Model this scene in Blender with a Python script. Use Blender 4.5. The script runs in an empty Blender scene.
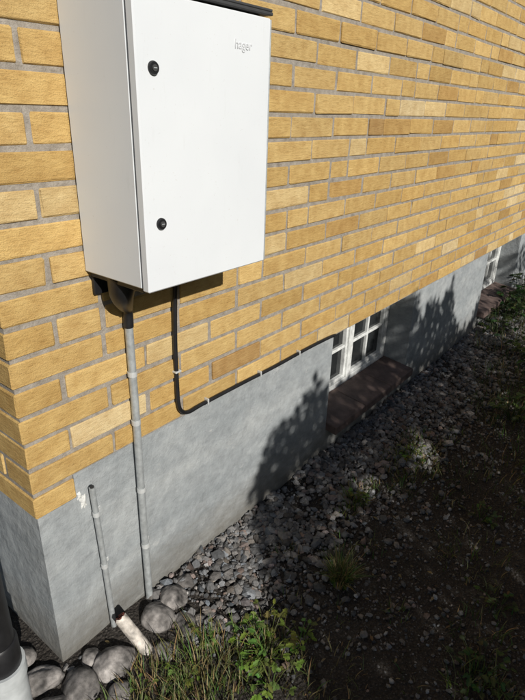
import bpy, math, random
import numpy as np
from mathutils import Vector, Matrix, noise
random.seed(7); rng=np.random.default_rng(7)
scene=bpy.context.scene

# ------------------------------------------------------------------ helpers
def link(o,parent=None):
    scene.collection.objects.link(o)
    if parent: o.parent=parent
    return o
def empty(name,loc=(0,0,0)):
    e=bpy.data.objects.new(name,None); e.empty_display_size=.1
    scene.collection.objects.link(e); return e
def mesh_obj(name,verts,faces,mat=None,parent=None,smooth=False,cols=None):
    me=bpy.data.meshes.new(name)
    me.from_pydata([tuple(v) for v in verts],[],[tuple(f) for f in faces])
    if cols is not None:
        a=me.color_attributes.new("Col",'FLOAT_COLOR','POINT')
        a.data.foreach_set("color",np.asarray(cols,dtype=np.float32).ravel())
    if smooth: me.polygons.foreach_set("use_smooth",[True]*len(me.polygons))
    me.update()
    o=bpy.data.objects.new(name,me)
    if mat: me.materials.append(mat)
    return link(o,parent)
def box_geo(x0,x1,y0,y1,z0,z1,b=.002):
    c=np.array([(x0+x1)/2,(y0+y1)/2,(z0+z1)/2]); h=np.array([x1-x0,y1-y0,z1-z0])/2
    V,F=bev_template()
    b=min(b,h.min()*.49)
    P=[]
    for (s,a) in V:
        p=[s[i]*(h[i]-(0 if i==a else b)) for i in range(3)]
        P.append(c+np.array(p))
    return P,F
_bt=None
def bev_template():
    global _bt
    if _bt: return _bt
    V=[];idx={}
    for sx in(-1,1):
        for sy in(-1,1):
            for sz in(-1,1):
                for a in range(3):
                    idx[(sx,sy,sz,a)]=len(V); V.append(((sx,sy,sz),a))
    F=[]
    def pos(i):
        s,a=V[i]; return Vector([s[k]*(1 if k==a else .8) for k in range(3)])
    def addf(f):
        P=[pos(i) for i in f]; n=(P[1]-P[0]).cross(P[2]-P[1]); c=sum(P,Vector())/len(P)
        F.append(tuple(f) if n.dot(c)>0 else tuple(reversed(f)))
    for a in range(3):
        o=[k for k in range(3) if k!=a]
        for s in(-1,1):
            f=[]
            for (u,v) in((-1,-1),(1,-1),(1,1),(-1,1)):
                t=[0,0,0];t[a]=s;t[o[0]]=u;t[o[1]]=v
                f.append(idx[(*t,a)])
            addf(f)
    for k in range(3):
        o=[j for j in range(3) if j!=k]
        for u in(-1,1):
            for v in(-1,1):
                t1=[0,0,0];t1[k]=-1;t1[o[0]]=u;t1[o[1]]=v
                t2=list(t1);t2[k]=1
                addf([idx[(*t1,o[0])],idx[(*t2,o[0])],idx[(*t2,o[1])],idx[(*t1,o[1])]])
    for sx in(-1,1):
        for sy in(-1,1):
            for sz in(-1,1):
                addf([idx[(sx,sy,sz,a)] for a in range(3)])
    _bt=(V,F); return _bt
def box(name,x0,x1,y0,y1,z0,z1,mat,parent=None,b=.002):
    P,F=box_geo(x0,x1,y0,y1,z0,z1,b); return mesh_obj(name,P,F,mat,parent)
def boxes(name,lst,mat,parent=None,b=.002):
    V=[];F=[]
    for l in lst:
        P,f=box_geo(*l,b); k=len(V); V+=P; F+=[tuple(i+k for i in q) for q in f]
    return mesh_obj(name,V,F,mat,parent)
def smooth_path(pts,n=8):
    P=[Vector(p) for p in pts]; out=[]
    Q=[P[0]*2-P[1]]+P+[P[-1]*2-P[-2]]
    for i in range(1,len(Q)-2):
        for k in range(n):
            t=k/n; a,b,c,d=Q[i-1],Q[i],Q[i+1],Q[i+2]
            out.append(.5*((2*b)+(c-a)*t+(2*a-5*b+4*c-d)*t*t+(3*b-a-3*c+d)*t**3))
    out.append(P[-1]); return out
def tube_geo(pts,r,seg=14,cap=True):
    pts=[Vector(p) for p in pts]; n=len(pts)
    rs=r if isinstance(r,(list,tuple)) else [r]*n
    V=[];F=[]
    t=(pts[1]-pts[0]).normalized(); u=t.orthogonal().normalized()
    for i,p in enumerate(pts):
        t2=((pts[min(i+1,n-1)]-pts[max(i-1,0)])).normalized()
        u=(u-t2*u.dot(t2)).normalized(); w=t2.cross(u)
        for k in range(seg):
            a=2*math.pi*k/seg; V.append(p+(u*math.cos(a)+w*math.sin(a))*rs[i])
    for i in range(n-1):
        for k in range(seg):
            F.append((i*seg+k,i*seg+(k+1)%seg,(i+1)*seg+(k+1)%seg,(i+1)*seg+k))
    if cap:
        F.append(tuple(reversed(range(seg)))); F.append(tuple((n-1)*seg+k for k in range(seg)))
    return V,F
def tube(name,pts,r,mat,parent=None,seg=16,cap=True):
    V,F=tube_geo(pts,r,seg,cap); o=mesh_obj(name,V,F,mat,parent,smooth=True)
    m=o.modifiers.new("es",'EDGE_SPLIT'); m.split_angle=math.radians(50); return o

# ------------------------------------------------------------------ materials
def mat_new(name):
    m=bpy.data.materials.new(name); m.use_nodes=True
    nt=m.node_tree; b=nt.nodes["Principled BSDF"]; return m,nt,b
def N(nt,t,**k):
    n=nt.nodes.new(t)
    return n
def mapping(nt,scale=(1,1,1)):
    tc=N(nt,'ShaderNodeTexCoord'); mp=N(nt,'ShaderNodeMapping'); mp.inputs['Scale'].default_value=scale
    nt.links.new(tc.outputs['Object'],mp.inputs['Vector']); return mp.outputs['Vector']
def noise_n(nt,vec,scale,detail=3,rough=.6):
    n=N(nt,'ShaderNodeTexNoise'); n.inputs['Scale'].default_value=scale; n.inputs['Detail'].default_value=detail; n.inputs['Roughness'].default_value=rough
    nt.links.new(vec,n.inputs['Vector']); return n.outputs['Fac']
def ramp(nt,fac,stops):
    r=N(nt,'ShaderNodeValToRGB'); e=r.color_ramp.elements
    while len(e)<len(stops): e.new(.5)
    for i,(p,c) in enumerate(stops):
        e[i].position=p; e[i].color=(*c,1) if len(c)==3 else c
    nt.links.new(fac,r.inputs['Fac']); return r.outputs['Color']
def mix(nt,fac,a,b,mode='MIX'):
    m=N(nt,'ShaderNodeMix'); m.data_type='RGBA'; m.blend_type=mode
    def s(sock,v):
        if isinstance(v,(int,float)): sock.default_value=v
        elif isinstance(v,(tuple,list)): sock.default_value=(*v,1)
        else: nt.links.new(v,sock)
    s(m.inputs[0],fac); s(m.inputs[6],a); s(m.inputs[7],b); return m.outputs[2]
def bump(nt,b,h,strength,dist):
    n=N(nt,'ShaderNodeBump'); n.inputs['Strength'].default_value=strength; n.inputs['Distance'].default_value=dist
    nt.links.new(h,n.inputs['Height']); nt.links.new(n.outputs['Normal'],b.inputs['Normal'])
def math_n(nt,op,a,b):
    m=N(nt,'ShaderNodeMath'); m.operation=op
    for i,v in enumerate((a,b)):
        if isinstance(v,(int,float)): m.inputs[i].default_value=v
        else: nt.links.new(v,m.inputs[i])
    return m.outputs[0]

def mat_simple(name,col,rough=.5,metal=0,var=.12,nscale=25,bs=.05,bd=.001,spec=.5):
    m,nt,b=mat_new(name); v=mapping(nt); f=noise_n(nt,v,nscale)
    c=ramp(nt,f,[(.3,tuple(x*(1-var) for x in col)),(.7,tuple(min(1,x*(1+var)) for x in col))])
    nt.links.new(c,b.inputs['Base Color']); b.inputs['Roughness'].default_value=rough; b.inputs['Metallic'].default_value=metal
    b.inputs['Specular IOR Level'].default_value=spec
    if bs>.1: bump(nt,b,noise_n(nt,v,nscale*6),bs,bd)
    return m

def brick_mat():
    m,nt,b=mat_new("brick_yellow")
    at=N(nt,'ShaderNodeAttribute'); at.attribute_name="Col"
    v=mapping(nt,(1,1,1)); vs=mapping(nt,(14,14,60))
    big=noise_n(nt,v,20,3); streak=noise_n(nt,vs,2.2,5,.72); fine=noise_n(nt,v,300,2,.7)
    c=mix(nt,.8,at.outputs['Color'],ramp(nt,big,[(.3,(.80,.71,.62)),(.7,(1.1,1.1,1.12))]),'MULTIPLY')
    c=mix(nt,.75,c,ramp(nt,streak,[(.28,(.60,.51,.42)),(.45,(.95,.93,.9)),(.75,(1.12,1.14,1.22))]),'MULTIPLY')
    c=mix(nt,ramp(nt,fine,[(.64,(0,0,0)),(.72,(.5,.5,.5))]),c,(.2,.12,.06))
    nt.links.new(c,b.inputs['Base Color']); b.inputs['Roughness'].default_value=.8
    b.inputs['Specular IOR Level'].default_value=.3
    h=math_n(nt,'ADD',streak,math_n(nt,'MULTIPLY',fine,.6)); bump(nt,b,h,.8,.0045); return m
def mortar_mat():
    m,nt,b=mat_new("mortar"); v=mapping(nt); f=noise_n(nt,v,40,4,.7)
    nt.links.new(ramp(nt,f,[(.3,(.19,.165,.135)),(.7,(.35,.315,.27))]),b.inputs['Base Color'])
    b.inputs['Roughness'].default_value=.95; bump(nt,b,noise_n(nt,v,180,3,.8),.8,.004); return m
def plaster_mat():
    m,nt,b=mat_new("plinth_render"); v=mapping(nt); vx=mapping(nt,(1,1,2.6))
    f=noise_n(nt,vx,2.4,6,.65)
    c=ramp(nt,f,[(.3,(.245,.265,.272)),(.5,(.305,.323,.328)),(.68,(.38,.395,.392))])
    f2=noise_n(nt,v,18,6,.72)
    c=mix(nt,.75,c,ramp(nt,f2,[(.3,(.70,.70,.70)),(.55,(1.0,1.0,1.0)),(.8,(1.25,1.25,1.22))]),'MULTIPLY')
    f3=noise_n(nt,vx,5.5,7,.78)
    c=mix(nt,ramp(nt,f3,[(.60,(0,0,0)),(.66,(.5,.5,.5))]),c,(.48,.48,.46))
    c=mix(nt,ramp(nt,f3,[(.33,(.45,.45,.45)),(.39,(0,0,0))]),c,(.17,.18,.185))
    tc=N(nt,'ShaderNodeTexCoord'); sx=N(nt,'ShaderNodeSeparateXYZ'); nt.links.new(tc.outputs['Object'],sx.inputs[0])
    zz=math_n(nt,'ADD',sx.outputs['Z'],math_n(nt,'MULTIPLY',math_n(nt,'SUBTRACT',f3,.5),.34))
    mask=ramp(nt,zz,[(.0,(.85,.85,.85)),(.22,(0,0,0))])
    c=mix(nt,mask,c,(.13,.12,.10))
    nt.links.new(c,b.inputs['Base Color']); b.inputs['Roughness'].default_value=.85; b.inputs['Specular IOR Level'].default_value=.25
    h=math_n(nt,'ADD',noise_n(nt,v,8,3,.6),math_n(nt,'MULTIPLY',noise_n(nt,v,70,5,.8),.34))
    bump(nt,b,h,.9,.014); return m
def ground_mat():
    m,nt,b=mat_new("ground_soil"); v=mapping(nt)
    f=noise_n(nt,v,2.0,5,.65); g=noise_n(nt,v,130,4,.75)
    c=ramp(nt,f,[(.3,(.034,.030,.026)),(.55,(.052,.046,.040)),(.75,(.08,.072,.063))])
    c=mix(nt,.9,c,ramp(nt,g,[(.3,(.45,.42,.4)),(.55,(1,1,1)),(.7,(2.1,2.0,1.9))]),'MULTIPLY')
    vo=N(nt,'ShaderNodeTexVoronoi'); vo.inputs['Scale'].default_value=95; nt.links.new(v,vo.inputs['Vector'])
    c=mix(nt,ramp(nt,vo.outputs['Distance'],[(.12,(.5,.5,.5)),(.3,(0,0,0))]),c,(.15,.14,.125))
    tc=N(nt,'ShaderNodeTexCoord'); sx=N(nt,'ShaderNodeSeparateXYZ'); nt.links.new(tc.outputs['Object'],sx.inputs[0])
    yy=math_n(nt,'ADD',sx.outputs['Y'],f)
    gm2=ramp(nt,math_n(nt,'SUBTRACT',math_n(nt,'MULTIPLY',yy,-1),1.6),[(.0,(0,0,0)),(.6,(1,1,1))])
    c=mix(nt,gm2,c,mix(nt,g,(.03,.055,.015),(.07,.10,.03)))
    nt.links.new(c,b.inputs['Base Color']); b.inputs['Roughness'].default_value=.95; b.inputs['Specular IOR Level'].default_value=.15
    h=math_n(nt,'ADD',g,math_n(nt,'MULTIPLY',vo.outputs['Distance'],-1.2)); bump(nt,b,h,.9,.008); return m
def attr_mat(name,rough=.8,trans=0,ns=120,bd=.001,tex=True):
    m,nt,b=mat_new(name); at=N(nt,'ShaderNodeAttribute'); at.attribute_name="Col"
    c=at.outputs['Color']
    if tex:
        v=mapping(nt); f=noise_n(nt,v,ns,3,.7)
        c=mix(nt,.8,c,ramp(nt,f,[(.3,(.62,.62,.62)),(.7,(1.3,1.3,1.3))]),'MULTIPLY')
        bump(nt,b,f,.5,bd)
    nt.links.new(c,b.inputs['Base Color']); b.inputs['Roughness'].default_value=rough; b.inputs['Specular IOR Level'].default_value=.3
    if trans:
        out=nt.nodes['Material Output']; t=N(nt,'ShaderNodeBsdfTranslucent'); nt.links.new(c,t.inputs['Color'])
        ms=N(nt,'ShaderNodeMixShader'); ms.inputs[0].default_value=trans
        nt.links.new(b.outputs[0],ms.inputs[1]); nt.links.new(t.outputs[0],ms.inputs[2]); nt.links.new(ms.outputs[0],out.inputs['Surface'])
    return m
def cabinet_mat():
    m,nt,b=mat_new("cabinet_white_powdercoat"); v=mapping(nt)
    c=ramp(nt,noise_n(nt,v,4,3,.6),[(.3,(.635,.655,.67)),(.7,(.67,.69,.70))])
    c=mix(nt,ramp(nt,noise_n(nt,v,200,2,.6),[(.70,(0,0,0)),(.76,(.4,.4,.4))]),c,(.45,.42,.38))
    g=noise_n(nt,mapping(nt,(40,40,6)),1.5,4,.7)
    c=mix(nt,ramp(nt,g,[(.60,(0,0,0)),(.8,(.16,.16,.16))]),c,(.45,.45,.43))
    nt.links.new(c,b.inputs['Base Color']); b.inputs['Roughness'].default_value=.45
    bump(nt,b,noise_n(nt,v,600,2,.5),.06,.0006); return m
def glass_mat():
    m,nt,b=mat_new("window_glass"); v=mapping(nt)
    nt.links.new(ramp(nt,noise_n(nt,v,5),[(.3,(.012,.014,.015)),(.7,(.03,.032,.032))]),b.inputs['Base Color'])
    b.inputs['Roughness'].default_value=.08; return m

M_brick=brick_mat(); M_mortar=mortar_mat(); M_pl=plaster_mat(); M_ground=ground_mat(); M_cab=cabinet_mat(); M_glass=glass_mat()
M_stone=attr_mat("gravel_stone",.85,ns=110,bd=.002); M_leaf=attr_mat("leaf",.5,.3,tex=False); M_grass=attr_mat("grass_blade",.5,.25,tex=False)
M_hedge=attr_mat("hedge_leaf",.6,0,tex=False)
M_white=mat_simple("white_window_paint",(.60,.61,.59),.5,var=.25,nscale=30,bs=.2)
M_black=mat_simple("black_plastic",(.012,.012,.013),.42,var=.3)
M_galv=mat_simple("galvanised_steel",(.40,.42,.42),.48,metal=.4,var=.2,nscale=60,bs=.15)
M_dgrey=mat_simple("dark_trim",(.05,.05,.05),.5)
M_sill=mat_simple("clay_sill",(.115,.080,.068),.75,var=.4,nscale=14,bs=.5,bd=.003)
M_roof=mat_simple("roof_tile",(.15,.08,.06),.8)
M_pvc=mat_simple("grey_pvc",(.42,.44,.44),.5,var=.25,nscale=14)
M_clip=mat_simple("zinc_clip",(.56,.57,.56),.45,metal=.3)
M_rust=mat_simple("rust",(.20,.06,.04),.9,var=.5,nscale=80,bs=.6,bd=.003)
M_oldwhite=mat_simple("weathered_white_pipe",(.43,.39,.34),.65,var=.55,nscale=40,bs=.3)
M_dark=mat_simple("cellar_dark",(.02,.02,.02),.9)
M_lab=mat_simple("label_relief",(.56,.57,.58),.4,var=.02)
M_stem=mat_simple("stem_bark",(.09,.06,.04),.9)
M_patch=mat_simple("filler",(.6,.6,.57),.9,var=.2,nscale=90,bs=.6,bd=.003)

# ------------------------------------------------------------------ house
house=empty("brick_house")
LX,LY,ZT=11.0,8.0,5.6
PITCH=.075; JT=.0125; BH=PITCH-JT; ZB=.545
cellar=[(1.45,2.33),(3.62,4.50),(5.80,6.68),(8.0,8.88)]
upper=[(1.55,2.75),(5.0,6.2),(8.2,9.4)]
UZ0,UZ1=ZB+PITCH*28,ZB+PITCH*46
bricks=[]
def row(z,start,end,prev):
    out=[];s=start;hh=0
    while s<end:
        for tr in range(8):
            L=.25 if random.random()<.70 else .12
            if L==.12 and hh>=1 and random.random()<.8: L=.25
            e=s+L+JT
            if all(abs(e-p)>.045 for p in prev): break
        hh=hh+1 if L==.12 else 0
        e2=min(s+L,end); out.append((s,e2)); s=s+L+JT
    return out
nrow=int((ZT-ZB)/PITCH)
pf=[];pl=[]
for r in range(nrow):
    z0=ZB+r*PITCH+JT/2; z1=z0+BH
    odd=r%2
    cb=(0,.12,0,.25) if odd==0 else (0,.25,0,.12)
    bricks.append((*cb,z0,z1))
    fs=(.12 if odd==0 else .25)+JT; ls=(.25 if odd==0 else .12)+JT
    if r>0:
        R=row(z0,fs,LX,pf)
        for (a,b_) in R:
            segs=[(a,b_)]
            for (u0,u1) in upper:
                if UZ0-.01<z0<UZ1-.01:
                    ns=[]
                    for (p,q) in segs:
                        if q<=u0 or p>=u1: ns.append((p,q))
                        else:
                            if p<u0: ns.append((p,u0))
                            if q>u1: ns.append((u1,q))
                    segs=ns
            for (p,q) in segs:
                if q-p>.02: bricks.append((p,q,0,.12,z0,z1))
        pf=[b_+JT for a,b_ in R]
    R=row(z0,ls,LY,pl)
    for a,b_ in R: bricks.append((0,.12,a,b_,z0,z1))
    pl=[b_+JT for a,b_ in R]
TV,TF=bev_template()
S=np.array([v[0] for v in TV],float); A=np.array([v[1] for v in TV]); onface=np.zeros((24,3)); onface[np.arange(24),A]=1
B=np.array(bricks); nb=len(B)
C=np.stack([(B[:,0]+B[:,1])/2,(B[:,2]+B[:,3])/2,(B[:,4]+B[:,5])/2],1); H=np.stack([B[:,1]-B[:,0],B[:,3]-B[:,2],B[:,5]-B[:,4]],1)/2
bev=.0032
V=C[:,None,:]+S[None]*(H[:,None,:]-(1-onface)[None]*bev)
V+=rng.normal(0,.0008,V.shape)
off=rng.normal(0,.0013,(nb,1,3)); off[:,:,2]*=.6; V+=off
pal=np.array([(.50,.345,.130),(.53,.375,.150),(.475,.32,.115),(.56,.425,.205),(.42,.27,.095),(.51,.36,.145),(.48,.33,.125),(.58,.46,.25),(.37,.235,.09)])
pr=np.array([.23,.18,.17,.12,.07,.12,.07,.03,.01])
bc=pal[rng.choice(len(pal),nb,p=pr)]*(1+rng.normal(0,.05,(nb,1)))
cols=np.concatenate([np.repeat(bc[:,None,:],24,1),np.ones((nb,24,1))],2).reshape(-1,4)
Fl=[]
for k in range(nb): Fl+= [tuple(i+24*k for i in f) for f in TF]
mesh_obj("brick_courses",V.reshape(-1,3),Fl,M_brick,house,cols=cols)
def core_front():
    L=[]; y0,y1=.0045,.118; xs=.0045
    L.append((xs,.118,y0,LY,ZB+.002,ZT))
    L.append((.1181,LX,y0,y1,ZB+PITCH+.002,UZ0))
    L.append((.1181,LX,y0,y1,UZ1,ZT))
    e=.1181
    for (u0,u1) in upper: L.append((e,u0,y0,y1,UZ0+.0002,UZ1-.0002)); e=u1
    L.append((e,LX,y0,y1,UZ0+.0002,UZ1-.0002)); return L
boxes("mortar_joints",core_front(),M_mortar,house,b=.0005)
def brick_tex():
    m,nt,b=mat_new("brick_far_sides"); tc=N(nt,'ShaderNodeTexCoord'); sx=N(nt,'ShaderNodeSeparateXYZ'); nt.links.new(tc.outputs['Object'],sx.inputs[0])
    cx=N(nt,'ShaderNodeCombineXYZ'); nt.links.new(math_n(nt,'ADD',sx.outputs['X'],sx.outputs['Y']),cx.inputs[0]); nt.links.new(sx.outputs['Z'],cx.inputs[1])
    bt=N(nt,'ShaderNodeTexBrick'); nt.links.new(cx.outputs[0],bt.inputs['Vector']); bt.inputs['Scale'].default_value=1
    bt.inputs['Brick Width'].default_value=.2625; bt.inputs['Row Height'].default_value=.075; bt.inputs['Mortar Size'].default_value=.006
    bt.inputs['Color1'].default_value=(.52,.36,.14,1); bt.inputs['Color2'].default_value=(.44,.29,.10,1); bt.inputs['Mortar'].default_value=(.28,.25,.2,1)
    nt.links.new(bt.outputs['Color'],b.inputs['Base Color']); b.inputs['Roughness'].default_value=.85; return m
boxes("far_walls",[(LX-.12,LX,.12,LY,.55,ZT),(.13,LX-.121,LY-.12,LY-.002,.55,ZT)],brick_tex(),house)
PY=.006; ZP=ZB+PITCH; ZS=.125
pb=[]; e=.006
for (a,b_) in cellar:
    pb.append((e,a,PY,.32,-.4,ZP)); pb.append((a,b_,PY,.32,-.4,ZS)); e=b_
pb.append((e,LX,PY,.32,-.4,ZP))
first=pb[0]; pb[0]=(.121,first[1],PY,.32,-.4,ZP); pb.append((.006,.121,PY,.32,-.4,ZB-.001))
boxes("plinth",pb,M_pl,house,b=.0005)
boxes("plinth_side",[(.006,.30,.32,LY,-.4,ZB-.001),(LX-.3,LX-.01,.32,LY,-.4,ZB),(.3,LX-.3,LY-.3,LY-.01,-.4,ZB)],M_pl,house,b=.0005)
for i,(a,b_) in enumerate(cellar):
    w=empty("cellar_window_%d"%(i+1)); w.parent=house
    y0,y1=.150,.190; z0,z1=.172,ZP; t=.034
    L=[(a+.001,a+t,y0,y1,z0,z1),(b_-t,b_-.001,y0,y1,z0,z1),(a+t+.0005,b_-t-.0005,y0,y1,z1-t,z1-.001),(a+t+.0005,b_-t-.0005,y0,y1,z0,z0+t)]
    boxes("frame",L,M_white,w,b=.003)
    mid=(a+b_)/2; zi0,zi1=z0+t+.001,z1-t-.001
    L=[(mid-.022,mid+.022,y0-.004,y1-.002,zi0,zi1)]
    for (p,q) in((a+t+.001,mid-.023),(mid+.023,b_-t-.001)):
        c=(p+q)/2; zc=(zi0+zi1)/2
        s=.018
        L+=[(p,p+s,y0+.006,y1-.003,zi0,zi1),(q-s,q,y0+.006,y1-.003,zi0,zi1),(p+s+.0005,q-s-.0005,y0+.006,y1-.003,zi0,zi0+s),(p+s+.0005,q-s-.0005,y0+.006,y1-.003,zi1-s,zi1)]
        L+=[(p+s+.0005,q-s-.0005,y0+.010,y1-.006,zc-.008,zc+.008)]
        L+=[(c-.008,c+.008,y0+.012,y1-.007,zi0+s+.0005,zc-.0085),(c-.008,c+.008,y0+.012,y1-.007,zc+.0085,zi1-s-.0005)]
    boxes("casements",L,M_white,w,b=.002)
    box("glass",a+t,b_-t,y0+.028,y0+.032,z0+t,z1-t,M_glass,w,b=.0005)
    n=3; wd=(b_-a-.004)/n; V=[];F=[]
    for k in range(n):
        x0=a+.002+k*wd+.002; x1=x0+wd-.004
        P,f=box_geo(x0,x1,-.05,.147,0,.045,.004); j=random.uniform(-.003,.003)
        P=[(p[0],p[1],p[2]+ZS-.012+ (p[1]+.05)*.13+j) for p in P]; kk=len(V)
        V+=P; F+=[tuple(q+kk for q in g) for g in f]
    mesh_obj("sill",V,F,M_sill,w)
    box("lintel_soffit",a,b_,.125,.31,ZP+.003,ZP+.02,M_mortar,w)
    boxes("cellar_room",[(a+.001,b_-.001,.30,.315,ZS,ZP)],M_dark,w)
for i,(a,b_) in enumerate(upper):
    w=empty("window_%d"%(i+1)); w.parent=house; t=.06
    y0,y1=.05,.11
    boxes("frame",[(a,a+t,y0,y1,UZ0,UZ1),(b_-t,b_,y0,y1,UZ0,UZ1),(a+t,b_-t,y0+.001,y1,UZ1-t,UZ1),(a+t,b_-t,y0+.001,y1,UZ0,UZ0+t),((a+b_)/2-.04,(a+b_)/2+.04,y0+.002,y1,UZ0+t,UZ1-t)],M_white,w)
    box("glass",a+t,b_-t,.085,.09,UZ0+t,UZ1-t,M_glass,w)
    box("sill",a-.03,b_+.03,-.04,.05,UZ0-.012,UZ0+.012,M_dgrey,w)
ov=.4; zr=ZT; rz=ZT+2.6; cy=LY/2
mesh_obj("roof",[(-ov,-ov,zr-.1),(LX+ov,-ov,zr-.1),(LX+ov,cy,rz),(-ov,cy,rz),(-ov,LY+ov,zr-.1),(LX+ov,LY+ov,zr-.1),(-ov,-ov,zr-.25),(LX+ov,-ov,zr-.25),(LX+ov,LY+ov,zr-.25),(-ov,LY+ov,zr-.25)],
 [(0,1,2,3),(3,2,5,4),(0,3,4),(1,5,2),(6,7,1,0),(8,9,4,5),(9,6,0,4),(7,8,5,1),(6,9,8,7)],M_roof,house)

# ------------------------------------------------------------------ cabinet
cab=empty("electrical_cabinet")
X0,X1,YF,Z0,Z1=.219,.616,-.237,1.165,1.726
box("body",X0,X1-.006,YF+.026,-.003,Z0,Z1,M_cab,cab,b=.003)
box("door",X0-.002,X1,YF,YF+.022,Z0-.004,Z1-.004,M_cab,cab,b=.003)
box("door_gasket",X0+.003,X1-.01,YF+.0222,YF+.0258,Z0+.006,Z1-.006,M_dgrey,cab,b=.0005)
box("door_edge_strip",X1+.0005,X1+.004,YF+.001,YF+.03,Z0-.002,Z1-.006,M_galv,cab,b=.001)
box("roof_cap",X0-.002,X1+.004,YF-.003,-.001,Z1+.001,Z1+.008,M_dgrey,cab,b=.002)
box("roof_cap_top",X0-.001,X1+.003,YF-.002,-.001,Z1+.0085,Z1+.014,M_dgrey,cab,b=.002)
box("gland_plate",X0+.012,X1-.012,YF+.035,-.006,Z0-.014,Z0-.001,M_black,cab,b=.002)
box("shadow_backplate",X0+.015,X1-.005,-.012,-.002,Z0-.062,Z0-.015,M_black,cab,b=.002)  # black backplate added to deepen the shadow on the wall below the cabinet
for i,(x,z) in enumerate(((.257,1.598),(.259,1.306))):
    tube("lock_%d"%(i+1),[(x,YF+.001,z),(x,YF-.003,z),(x,YF-.006,z)],[.0125,.0125,.0108],M_black,cab,seg=28)
    V,F=tube_geo([(x,YF-.0055,z),(x,YF-.0075,z)],.0060,20); mesh_obj("lock_insert_%d"%(i+1),V,F,M_dgrey,cab)
    box("lock_slot_%d"%(i+1),x-.004,x+.004,YF-.0085,YF-.0077,z-.001,z+.001,M_galv,cab,b=.0002)
cu=bpy.data.curves.new("label",'FONT'); cu.body="hager"; cu.size=.026; cu.extrude=.0008
to=bpy.data.objects.new("tmp",cu); scene.collection.objects.link(to); bpy.context.view_layer.update()
me=bpy.data.meshes.new_from_object(to.evaluated_get(bpy.context.evaluated_depsgraph_get())); bpy.data.objects.remove(to)
me.materials.clear(); me.materials.append(M_lab)
lo=bpy.data.objects.new("embossed_label",me); link(lo,cab); lo.rotation_euler=(math.pi/2,0,0); lo.location=(.490,YF-.0006,1.652)

# ------------------------------------------------------------------ conduits & cables
def clip(parent,name,x,z,r,yc,vertical=True):
    V,F=tube_geo([(x,yc,z-.007),(x,yc,z+.007)],r+.0018,18)
    P,f=box_geo(x,x+r+.017,PY-.004,PY-.001,z-.007,z+.007,.001); k=len(V)
    V=list(V)+P; F=F+[tuple(q+k for q in g) for g in f]
    V2,F2=tube_geo([(x+r+.010,PY-.004,z),(x+r+.010,PY-.008,z)],.0035,8); k=len(V); V+=V2; F=F+[tuple(q+k for q in g) for g in F2]
    return mesh_obj(name,V,F,M_clip,parent)
con=empty("cable_conduit")
cx=.325; cr=.0115; cyy=-.014
tube("steel_conduit",[(cx,cyy,-.12),(cx-.001,cyy,.3),(cx+.001,cyy,.7),(cx,cyy,1.035)],cr,M_galv,con,seg=20)
for i,z in enumerate((.855,.70,.46,.24)): clip(con,"clip_%d"%(i+1),cx,z,cr,cyy)
pth=smooth_path([(.262,-.09,1.165),(.266,-.075,1.115),(.295,-.045,1.075),(.321,-.020,1.045),(cx,cyy,.995)],6)
rs=[.038-(.038-.0135)*min(1,i/(len(pth)-7)) for i in range(len(pth))]
tube("rubber_sleeve",pth,rs,M_black,con,seg=20)
sc=empty("cut_conduit")
tube("steel_conduit",[(.182,-.012,-.1),(.172,-.012,.25),(.160,-.013,.565)],.0085,M_galv,sc,seg=18)
V,F=tube_geo([(.1602,-.013,.5655),(.16,-.013,.569)],.006,14); mesh_obj("bore",V,F,M_dark,sc)
for i,(x,z) in enumerate(((.164,.47),(.171,.27))): clip(sc,"clip_%d"%(i+1),x,z,.0085,-.012)
cab2=empty("black_cable")
pts=[(.485,-.06,1.16),(.488,-.035,1.11),(.49,-.020,1.06),(.49,-.011,.9),(.491,-.011,.74),(.493,-.011,.69),(.503,-.012,.658),(.535,-.012,.640),(.60,-.011,.641),(.8,-.011,.640),(1.0,-.011,.637),(1.2,-.011,.640),(1.38,-.011,.637),(1.44,-.008,.630),(1.462,.03,.606),(1.47,.14,.60)]
tube("cable",smooth_path(pts,8),.0068,M_black,cab2,seg=12)
def cclip(name,x,z,horizontal=False):
    if horizontal: L=[(x-.003,x+.003,-.0196,-.001,z-.009,z+.013)]
    else: L=[(x-.009,x+.014,-.0196,-.001,z-.003,z+.003)]
    boxes(name,L,M_clip,cab2,b=.001)
for i,(x,z,h) in enumerate(((.49,.80,False),(.62,.641,True),(.9,.639,True),(1.15,.6395,True))): cclip("saddle_%d"%(i+1),x,z,h)

def blob(name,cx_,cz,r,mat,parent):
    V=[(cx_,PY-.004,cz)];n=40
    for ring,(rr,yy) in enumerate(((.6,-.003),(1,.001))):
        for k in range(n):
            a=2*math.pi*k/n; q=r*rr*(.75+.9*noise.noise((math.cos(a)*2.2+ring*.1,math.sin(a)*2.2,cz*9))+.5*noise.noise((math.cos(a)*6,math.sin(a)*6,cz)))
            V.append((cx_+q*math.cos(a)*.8,PY+yy,cz+q*math.sin(a)*1.2))
    F=[(0,1+(k+1)%n,1+k) for k in range(n)]+[(1+k,1+(k+1)%n,1+n+(k+1)%n,1+n+k) for k in range(n)]
    mesh_obj(name,V,F,mat,parent,smooth=True)
blob("filler_patch",.142,.515,.020,M_patch,sc)
blob("filler_patch_small",.131,.545,.012,M_patch,sc)

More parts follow.
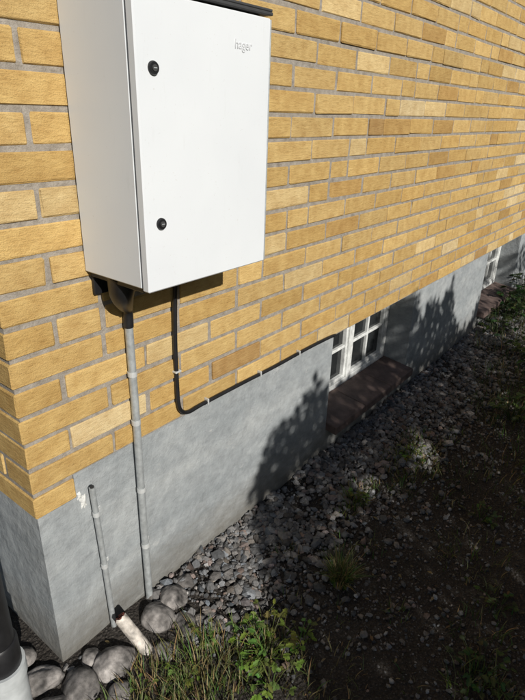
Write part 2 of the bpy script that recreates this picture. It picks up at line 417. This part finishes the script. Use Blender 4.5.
ps=empty("broken_pipe_stub")
a=Vector((.195,-.16,-.01)); b_=Vector((.172,-.062,.088)); d=(b_-a).normalized()
V,F=tube_geo([a,a+(b_-a)*.5,b_],.020,20,cap=False)
V2,F2=tube_geo([b_-d*.05,b_-d*.02,b_],.0165,20,cap=False); k=len(V)
V=[Vector(v) for v in V]
for i in range(20):
    j=.018*noise.noise((i*.7,2,3)); V[40+i]=V[40+i]+d*j; V2[40+i]=V2[40+i]+d*j
mesh_obj("outer_wall",V,F,M_oldwhite,ps,smooth=True)
VV=[*V2,*[V[40+i] for i in range(20)]]
F3=[tuple(reversed(f)) for f in F2]+[(40+i,40+(i+1)%20,60+(i+1)%20,60+i) for i in range(20)]+[tuple(range(20))]
mesh_obj("rusty_bore",VV,F3,M_rust,ps)

dp=empty("downpipe")
px,py=-.158,.0
tube("black_pipe",[(px,py,.17),(px,py,ZT-.4)],.044,M_black,dp,seg=32)
tube("collar",[(px,py,.165),(px,py,.175),(px,py,.255),(px,py,.262)],[.049,.051,.051,.046],M_black,dp,seg=32)
tube("drain_socket",[(px,py,-.1),(px,py,.13),(px,py,.132),(px,py,.175)],[.054,.054,.059,.059],M_pvc,dp,seg=32)
boxes("wall_bracket",[(px-.01,.004,py+.045,py+.049,1.9,1.93),(px-.012,px+.012,py+.04,py+.06,3.9,3.93)],M_dgrey,dp)

# ------------------------------------------------------------------ ground
def gz(x,y):
    z=.010*noise.noise((x*1.6,y*1.6,0))+.006*noise.noise((x*7,y*7,4))
    z-=.03*max(0,min(1,(-y-.1)/.6))*1.0
    return z
def axis(lo,hi,st,far):
    c=list(np.arange(lo,hi,st)); s=st; v=hi; 
    while v<far: c.append(v); s*=1.35; v+=s
    c.append(far); s=st; v=lo; pre=[]
    while v>-far: s*=1.35; v-=s; pre.append(v)
    pre.append(-far*1.2); return sorted(set(pre+c))
xs=axis(-1.2,6.0,.03,150); ys=axis(-2.2,.12,.03,150)
V=[(x,y,gz(x,y)+(.004*noise.noise((x*30,y*30,1)) if abs(x)<8 and abs(y)<4 else 0)) for y in ys for x in xs]
nx=len(xs); F=[(j*nx+i,j*nx+i+1,(j+1)*nx+i+1,(j+1)*nx+i) for j in range(len(ys)-1) for i in range(nx-1)]
mesh_obj("ground",V,F,M_ground,smooth=True)

ph=(1+5**.5)/2
ICO=np.array([(-1,ph,0),(1,ph,0),(-1,-ph,0),(1,-ph,0),(0,-1,ph),(0,1,ph),(0,-1,-ph),(0,1,-ph),(ph,0,-1),(ph,0,1),(-ph,0,-1),(-ph,0,1)],float); ICO/=np.linalg.norm(ICO[0])
ICF=[(0,11,5),(0,5,1),(0,1,7),(0,7,10),(0,10,11),(1,5,9),(5,11,4),(11,10,2),(10,7,6),(7,1,8),(3,9,4),(3,4,2),(3,2,6),(3,6,8),(3,8,9),(4,9,5),(2,4,11),(6,2,10),(8,6,7),(9,8,1)]
def stones(name,P,R,colf,flat=.75):
    n=len(P); P=np.array(P);R=np.array(R)
    base=ICO[None]*(1+rng.normal(0,.18,(n,12,1)))
    sc_=np.stack([rng.uniform(.65,1.35,n),rng.uniform(.6,1.15,n),rng.uniform(.5,flat+.15,n)],1)
    base=base*sc_[:,None,:]
    a=rng.uniform(0,6.28,n); t=rng.normal(0,.45,n)
    ca,sa=np.cos(a),np.sin(a); ct,st=np.cos(t),np.sin(t)
    Rz=np.zeros((n,3,3)); Rz[:,0,0]=ca;Rz[:,0,1]=-sa;Rz[:,1,0]=sa;Rz[:,1,1]=ca;Rz[:,2,2]=1
    Rx=np.zeros((n,3,3)); Rx[:,0,0]=1;Rx[:,1,1]=ct;Rx[:,1,2]=-st;Rx[:,2,1]=st;Rx[:,2,2]=ct
    M=Rz@Rx
    V=np.einsum('nij,nkj->nki',M,base)*R[:,None,None]+P[:,None,:]
    F=[tuple(i+12*k for i in f) for k in range(n) for f in ICF]
    c=np.concatenate([np.repeat(colf(n)[:,None,:],12,1),np.ones((n,12,1))],2).reshape(-1,4)
    return mesh_obj(name,V.reshape(-1,3),F,M_stone,cols=c)
def greycol(n,lo=.055,hi=.21,warm=.05):
    g=rng.uniform(lo,hi,(n,1)); w=rng.normal(0.01,warm,(n,1))
    c=np.concatenate([g*(1.02+w),g,g*(1-.02-w)],1)
    pk=rng.random(n)<.10; c[pk]*=np.array([1.2,.97,.88]); lt=rng.random(n)<.06; c[lt]*=1.7
    return np.clip(c,.02,.45)
P=[];R=[]
for i in range(17000):
    x=random.uniform(.30,5.6); w=.36+.2*noise.noise((x*1.3,0,7))
    y=-abs(random.gauss(0,1))*w*.70+.02
    if y>-.0: y=-random.uniform(0,.15)
    dens=noise.noise((x*4,y*4,3))
    if dens<-.32 and random.random()<.75: continue
    r=random.choice((.004,.005,.006,.007,.009,.010,.012,.014,.018))*random.uniform(.8,1.2)
    if y<-.45: r*=.75
    if x<.55 and y>-.2 and random.random()<.7: continue
    P.append((x,y,gz(x,y)+r*.3+random.uniform(0,.007)));R.append(r)
stones("gravel",P,R,greycol)
P=[];R=[]
for i in range(24000):
    x=random.uniform(-.6,4.5) if random.random()<.6 else random.uniform(.3,2.5); y=random.uniform(-1.6,.0)
    r=random.choice((.0015,.002,.002,.003,.004,.005,.008))*random.uniform(.8,1.3)
    if random.random()<.55+.9*noise.noise((x*2,y*2,9)): P.append((x,y,gz(x,y)+r*.3));R.append(r)
stones("grit",P,R,lambda n:greycol(n,.05,.19))
def cobble(x,y,z,r,sx,sy,sz,rot,col,seed):
    import bmesh
    bm=bmesh.new(); bmesh.ops.create_icosphere(bm,subdivisions=5,radius=1)
    for v in bm.verts:
        n=v.co.copy(); q=1+.26*noise.noise(n*1.0+Vector((seed,0,0)))+.07*noise.noise(n*2.4+Vector((0,seed,0)))+.018*noise.noise(n*8)+.012*noise.noise(n*24)
        v.co=Vector((n.x*sx,n.y*sy,n.z*sz))*q*r
    bmesh.ops.rotate(bm,verts=bm.verts,matrix=Matrix.Rotation(rot,3,'Z'))
    me=bpy.data.meshes.new("cobblestone"); bm.to_mesh(me); bm.free()
    me.polygons.foreach_set("use_smooth",[True]*len(me.polygons))
    n_=len(me.vertices); cc=np.ones((n_,4),np.float32)
    for i,v in enumerate(me.vertices):
        q=1+1.1*noise.noise(v.co*22+Vector((seed,0,0)))+.6*noise.noise(v.co*70)
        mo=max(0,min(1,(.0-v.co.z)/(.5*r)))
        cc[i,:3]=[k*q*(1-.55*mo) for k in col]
    a=me.color_attributes.new("Col",'FLOAT_COLOR','POINT'); a.data.foreach_set("color",cc.ravel())
    me.materials.append(M_stone); o=bpy.data.objects.new("cobblestone",me); link(o); o.location=(x,y,z)
cob=[(.375,-.08,.048),(.285,-.095,.053),(.335,-.18,.036),(.10,-.115,.052),(.225,-.20,.036),(-.005,-.10,.050),(-.065,.0,.045),(-.09,-.10,.040),(.05,-.20,.036),(-.07,.11,.043),(.45,-.06,.030),(.07,-.05,.03)]
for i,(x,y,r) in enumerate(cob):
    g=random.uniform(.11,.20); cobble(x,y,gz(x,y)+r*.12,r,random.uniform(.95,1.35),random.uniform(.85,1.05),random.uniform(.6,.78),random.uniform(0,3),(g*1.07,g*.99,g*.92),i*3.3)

# ------------------------------------------------------------------ vegetation
def grass(name,clumps):
    V=[];F=[];Cc=[]
    for (cx_,cy_,rad,n,h,spread,col) in clumps:
        for i in range(n):
            a=random.uniform(0,6.28); q=rad*math.sqrt(random.random()); x=cx_+q*math.cos(a); y=cy_+q*math.sin(a)
            if y>-.012 and x>0: y=-.015
            L=h*random.uniform(.45,1.15); w=random.uniform(.0010,.0026); d=random.uniform(0,6.28) if random.random()<.4 else a+random.gauss(0,.5)
            lean=random.uniform(.15,1)*spread; c=[k*random.uniform(.65,1.35) for k in col]
            if random.random()<.30: c=[.26*random.uniform(.7,1.3),.21,.10]
            dx,dy=math.cos(d),math.sin(d); px_,py_=-dy,dx; k=len(V); z0=gz(x,y)-.003
            for s in range(5):
                t=s/4; rr=L*lean*t*t*.8; zz=L*(t-.35*lean*t*t); ww=w*(1-t**1.7)
                yy=y+dy*rr
                if yy>-.004 and x+dx*rr>0: yy=-.004
                if s<4: V+=[(x+dx*rr+px_*ww,yy+py_*ww,z0+zz),(x+dx*rr-px_*ww,yy-py_*ww,z0+zz)]; Cc+=[(*c,1)]*2
                else: V.append((x+dx*rr,yy,z0+zz)); Cc.append((*c,1))
            F+=[(k,k+1,k+3,k+2),(k+2,k+3,k+5,k+4),(k+4,k+5,k+7,k+6),(k+6,k+7,k+8)]
    mesh_obj(name,V,F,M_grass,cols=Cc)
G1=(.10,.135,.035); G2=(.055,.09,.025); G3=(.14,.15,.055)
cl=[(.13,-.27,.10,170,.09,1.0,G3),(.25,-.33,.13,230,.10,1.0,G1),(.02,-.30,.12,150,.08,1,G3),(.36,-.36,.10,120,.08,1,G1),(.17,-.42,.15,220,.09,1,G3),(.82,-.47,.035,190,.14,1.1,G1),(.86,-.45,.05,90,.11,1.2,G2),
 (1.23,-.30,.06,100,.08,1,G1),(1.33,-.26,.05,50,.06,1,G1),(1.63,-.37,.14,300,.06,1,G1),(1.85,-.33,.12,150,.06,1,G1),(1.45,-.42,.07,80,.05,1,G2),
 (.73,-1.0,.10,140,.08,1,G1),(.95,-.93,.10,80,.06,1,G2),(2.5,-.58,.22,260,.10,1,G2),(2.9,-.5,.25,260,.11,1,G2),(3.5,-.35,.3,340,.13,1,G2),(4.1,-.15,.3,420,.17,1,G2),(4.6,-.3,.35,400,.2,1,G2),(3.1,-.8,.3,240,.12,1,G2),(2.1,-.75,.2,130,.08,1,G1),(.5,-.62,.12,60,.06,1,G3),(.3,-.5,.2,170,.07,1,G3),(.42,-.46,.12,90,.07,1,G1),(1.25,-.8,.15,90,.07,1,G1),(1.7,-.7,.2,140,.07,1,G2)]
for i in range(95):
    x=random.uniform(.4,4.5); y=random.uniform(-1.5,-.15); cl.append((x,y,.05,random.randint(5,26),.05,1.1,random.choice((G1,G2))))
grass("grass",cl)
def leafshape(V,F,Cc,base,dirv,up,L,W,col,lobes=False):
    d=dirv.normalized(); s=d.cross(up).normalized(); n=s.cross(d)
    k=len(V)
    prof=[(0,.05),(.2,.62),(.42,1.0),(.62,.8),(.82,.5),(1,.02)] if not lobes else [(0,.06),(.15,.9),(.32,.6),(.5,1.05),(.66,.62),(.85,.7),(1,.08)]
    for (t,w) in prof:
        c=base+d*L*t-n*L*.28*t*t
        V.append(c+s*W*w/2+n*W*.12*w); V.append(c); V.append(c-s*W*w/2+n*W*.12*w)
        Cc.extend([(*col,1)]*3)
    for i in range(len(prof)-1):
        a=k+3*i; F.append((a,a+1,a+4,a+3)); F.append((a+1,a+2,a+5,a+4))
def weed(cx_,cy_,rad,n,h,ls,col,lobes=True):
    V=[];F=[];Cc=[]
    for i in range(n):
        a=random.uniform(0,6.28); q=rad*math.sqrt(random.random())*.5; b0=Vector((cx_+q*.4*math.cos(a),cy_+q*.4*math.sin(a),gz(cx_,cy_)-.003))
        hh=h*random.uniform(.3,1.1); tip=Vector((cx_+rad*random.uniform(.2,1)*math.cos(a),cy_+rad*random.uniform(.2,1)*math.sin(a),b0.z+hh))
        if tip.y>-.03 and tip.x>0: tip.y=-.03
        mid=(b0+tip)/2+Vector((0,0,hh*.2)); 
        v,f=tube_geo([b0,mid,tip],[.0014,.0012,.0008],5,False); k=len(V); V+=v; F+=[tuple(j+k for j in g) for g in f]
        c=[k2*random.uniform(.7,1.35) for k2 in col]; Cc+=[(*[q2*.9 for q2 in c],1)]*len(v)
        for m in range(random.choice((1,3,3))):
            aa=a+random.uniform(-1.1,1.1); dv=Vector((math.cos(aa),math.sin(aa),random.uniform(-.2,.5)))
            leafshape(V,F,Cc,tip,dv,Vector((random.gauss(0,.25),random.gauss(0,.25),1)),ls*random.uniform(.6,1.2),ls*random.uniform(.5,.8),c,lobes)
    mesh_obj("weed_plant",V,F,M_leaf,cols=Cc)
LG=(.14,.195,.042); LD=(.055,.09,.028)
weed(.43,-.44,.12,44,.08,.024,LG); weed(.33,-.27,.06,10,.06,.017,LG); weed(.51,-.36,.06,12,.06,.019,LG); weed(.53,-.50,.07,16,.05,.020,LG); weed(.36,-.51,.09,20,.06,.021,LG)
weed(-.04,-.22,.06,12,.05,.018,LG); weed(.20,-.30,.05,10,.05,.016,LG); weed(.10,-.24,.04,8,.04,.015,LG)
weed(.78,-.98,.10,30,.07,.022,LD); weed(2.45,-.62,.14,40,.12,.035,LD); weed(2.8,-.75,.18,50,.14,.04,LD); weed(3.4,-.5,.2,60,.16,.045,LD); weed(4.15,-.12,.18,60,.22,.05,LD); weed(4.45,-.2,.25,70,.28,.055,LD); weed(1.7,-.35,.09,24,.05,.018,LG); weed(1.24,-.30,.05,14,.05,.018,LG); weed(2.0,-.9,.12,24,.08,.03,LD); weed(3.7,-.15,.15,40,.15,.04,LD); weed(1.5,-.75,.09,18,.05,.022,LD); weed(1.1,-.95,.08,16,.05,.02,LD)
V=[];F=[];Cc=[]
for i in range(480):
    x=random.uniform(-.2,4); y=random.uniform(-1.4,-.05); 
    a=random.uniform(0,6.28); L=random.uniform(.008,.024)
    c=random.choice(((.16,.10,.05),(.2,.15,.07),(.10,.06,.04),(.22,.18,.11)))
    leafshape(V,F,Cc,Vector((x,y,gz(x,y)+.010)),Vector((math.cos(a),math.sin(a),random.uniform(-.2,.3))),Vector((random.gauss(0,.4),random.gauss(0,.4),1)),L,L*random.uniform(.25,.6),c)
mesh_obj("fallen_leaves",V,F,M_leaf,cols=Cc)

# hedge behind the viewpoint (casts the garden shade)
SD=Vector((.091,.237,-.142)).normalized(); kx=.091/.237; kz=.142/.237
def prof(s):
    pts=[(.60,-.6),(.70,-.24),(.86,-.06),(.96,.20),(1.06,.36),(1.16,.28),(1.30,.44),(1.42,.36),(1.5,.28),(1.9,.28),(2.16,.40),(2.22,.58),(2.36,.60),(2.45,.36),(2.58,.50),(2.75,.42),(2.92,.54),(3.05,.30),(3.2,.10),(3.45,.06),(3.62,.3),(4.0,.45),(5,.55),(6,.6),(8,.7)]
    for (a,za),(b_,zb) in zip(pts,pts[1:]):
        if a<=s<=b_: return za+(zb-za)*(s-a)/(b_-a)
    return -.6 if s<.6 else .7
gaps=[(1.77,-.36,.10,.05),(1.36,-.30,.06,.04),(2.6,-.55,.06,.04)]
hv=[];hf=[];hc=[]
n=0
while n<42000:
    y=random.uniform(-3.5,-2.75); s=random.uniform(.6,8.2) if random.random()<.5 else random.uniform(.6,3.6); top=prof(s)+kz*(-y)+.06*noise.noise((s*7,y*3,2))+.03*noise.noise((s*22,y*3,2))
    if top<.2: continue
    z=random.uniform(.02,top)
    if s<.74 and random.random()<.4: continue
    skip=False
    for (gx,gy,gr,gh) in gaps:
        s0=gx-kx*gy
        if abs(s-s0)<gr and abs(z-kz*(gy-y))<gh*1.0+.02: skip=True
    n+=1
    if skip: continue
    x=s+kx*y; L=random.uniform(.045,.085); W=L*.62
    d=Vector((random.gauss(0,1),random.gauss(0,1),random.gauss(0,.6))).normalized(); u=Vector((random.gauss(0,.6),random.gauss(0,.8),1))
    sd=d.cross(u).normalized(); c=Vector((x,y,z)); k=len(hv)
    hv+=[c,c+d*L*.5+sd*W*.5,c+d*L,c+d*L*.5-sd*W*.5]; hf.append((k,k+1,k+2,k+3))
    g=random.uniform(.6,1.4); hc+=[(.05*g,.09*g,.025*g,1)]*4
hedge=empty("hedge")
mesh_obj("foliage",hv,hf,M_hedge,hedge,cols=hc)
V=[];F=[]
for i in range(36):
    s=.8+i*.2; y=-3.1+random.uniform(-.15,.15); x=s+kx*y
    for j in range(2):
        v,f=tube_geo(smooth_path([(x,y,-.05),(x+random.uniform(-.1,.1),y+random.uniform(-.1,.1),.7),(x+random.uniform(-.2,.2),y+random.uniform(-.2,.2),1.5)],4),[.014-.0013*q for q in range(9)],6,False)
        k=len(V); V+=v; F+=[tuple(q+k for q in g) for g in f]
mesh_obj("stems",V,F,M_stem,hedge)

# ------------------------------------------------------------------ light, sky
sun=bpy.data.lights.new("sun",'SUN'); sun.energy=5.0; sun.angle=math.radians(.53); sun.color=(1,.965,.91)
so=bpy.data.objects.new("sun",sun); link(so); so.rotation_euler=SD.to_track_quat('-Z','Y').to_euler(); so.location=(-2,-5,6)
w=bpy.data.worlds.new("World"); scene.world=w; w.use_nodes=True; nt=w.node_tree
bg=nt.nodes['Background']; sky=nt.nodes.new('ShaderNodeTexSky'); sky.sky_type='NISHITA'; sky.sun_disc=False
sky.sun_elevation=math.asin(-SD.z); sky.sun_rotation=math.atan2(-SD.x,-SD.y)%(2*math.pi)
nt.links.new(sky.outputs[0],bg.inputs['Color']); bg.inputs['Strength'].default_value=.052
scene.view_settings.view_transform='Standard'; scene.view_settings.look='None'; scene.view_settings.exposure=0

# ------------------------------------------------------------------ camera
xc=Vector((465.5,225,-540)).normalized(); zc=Vector((38,1220,540)).normalized(); zc=(zc-xc*zc.dot(xc)).normalized(); yc=zc.cross(xc)
R=Matrix((xc,yc,zc))
cam=bpy.data.cameras.new("camera"); co=bpy.data.objects.new("camera",cam); link(co)
co.matrix_world=Matrix.Translation((-.51,-1.115,1.53))@R.to_4x4()
cam.sensor_fit='VERTICAL'; cam.sensor_height=24; cam.lens=24*540/700; cam.clip_start=.02; cam.clip_end=1000
scene.camera=co
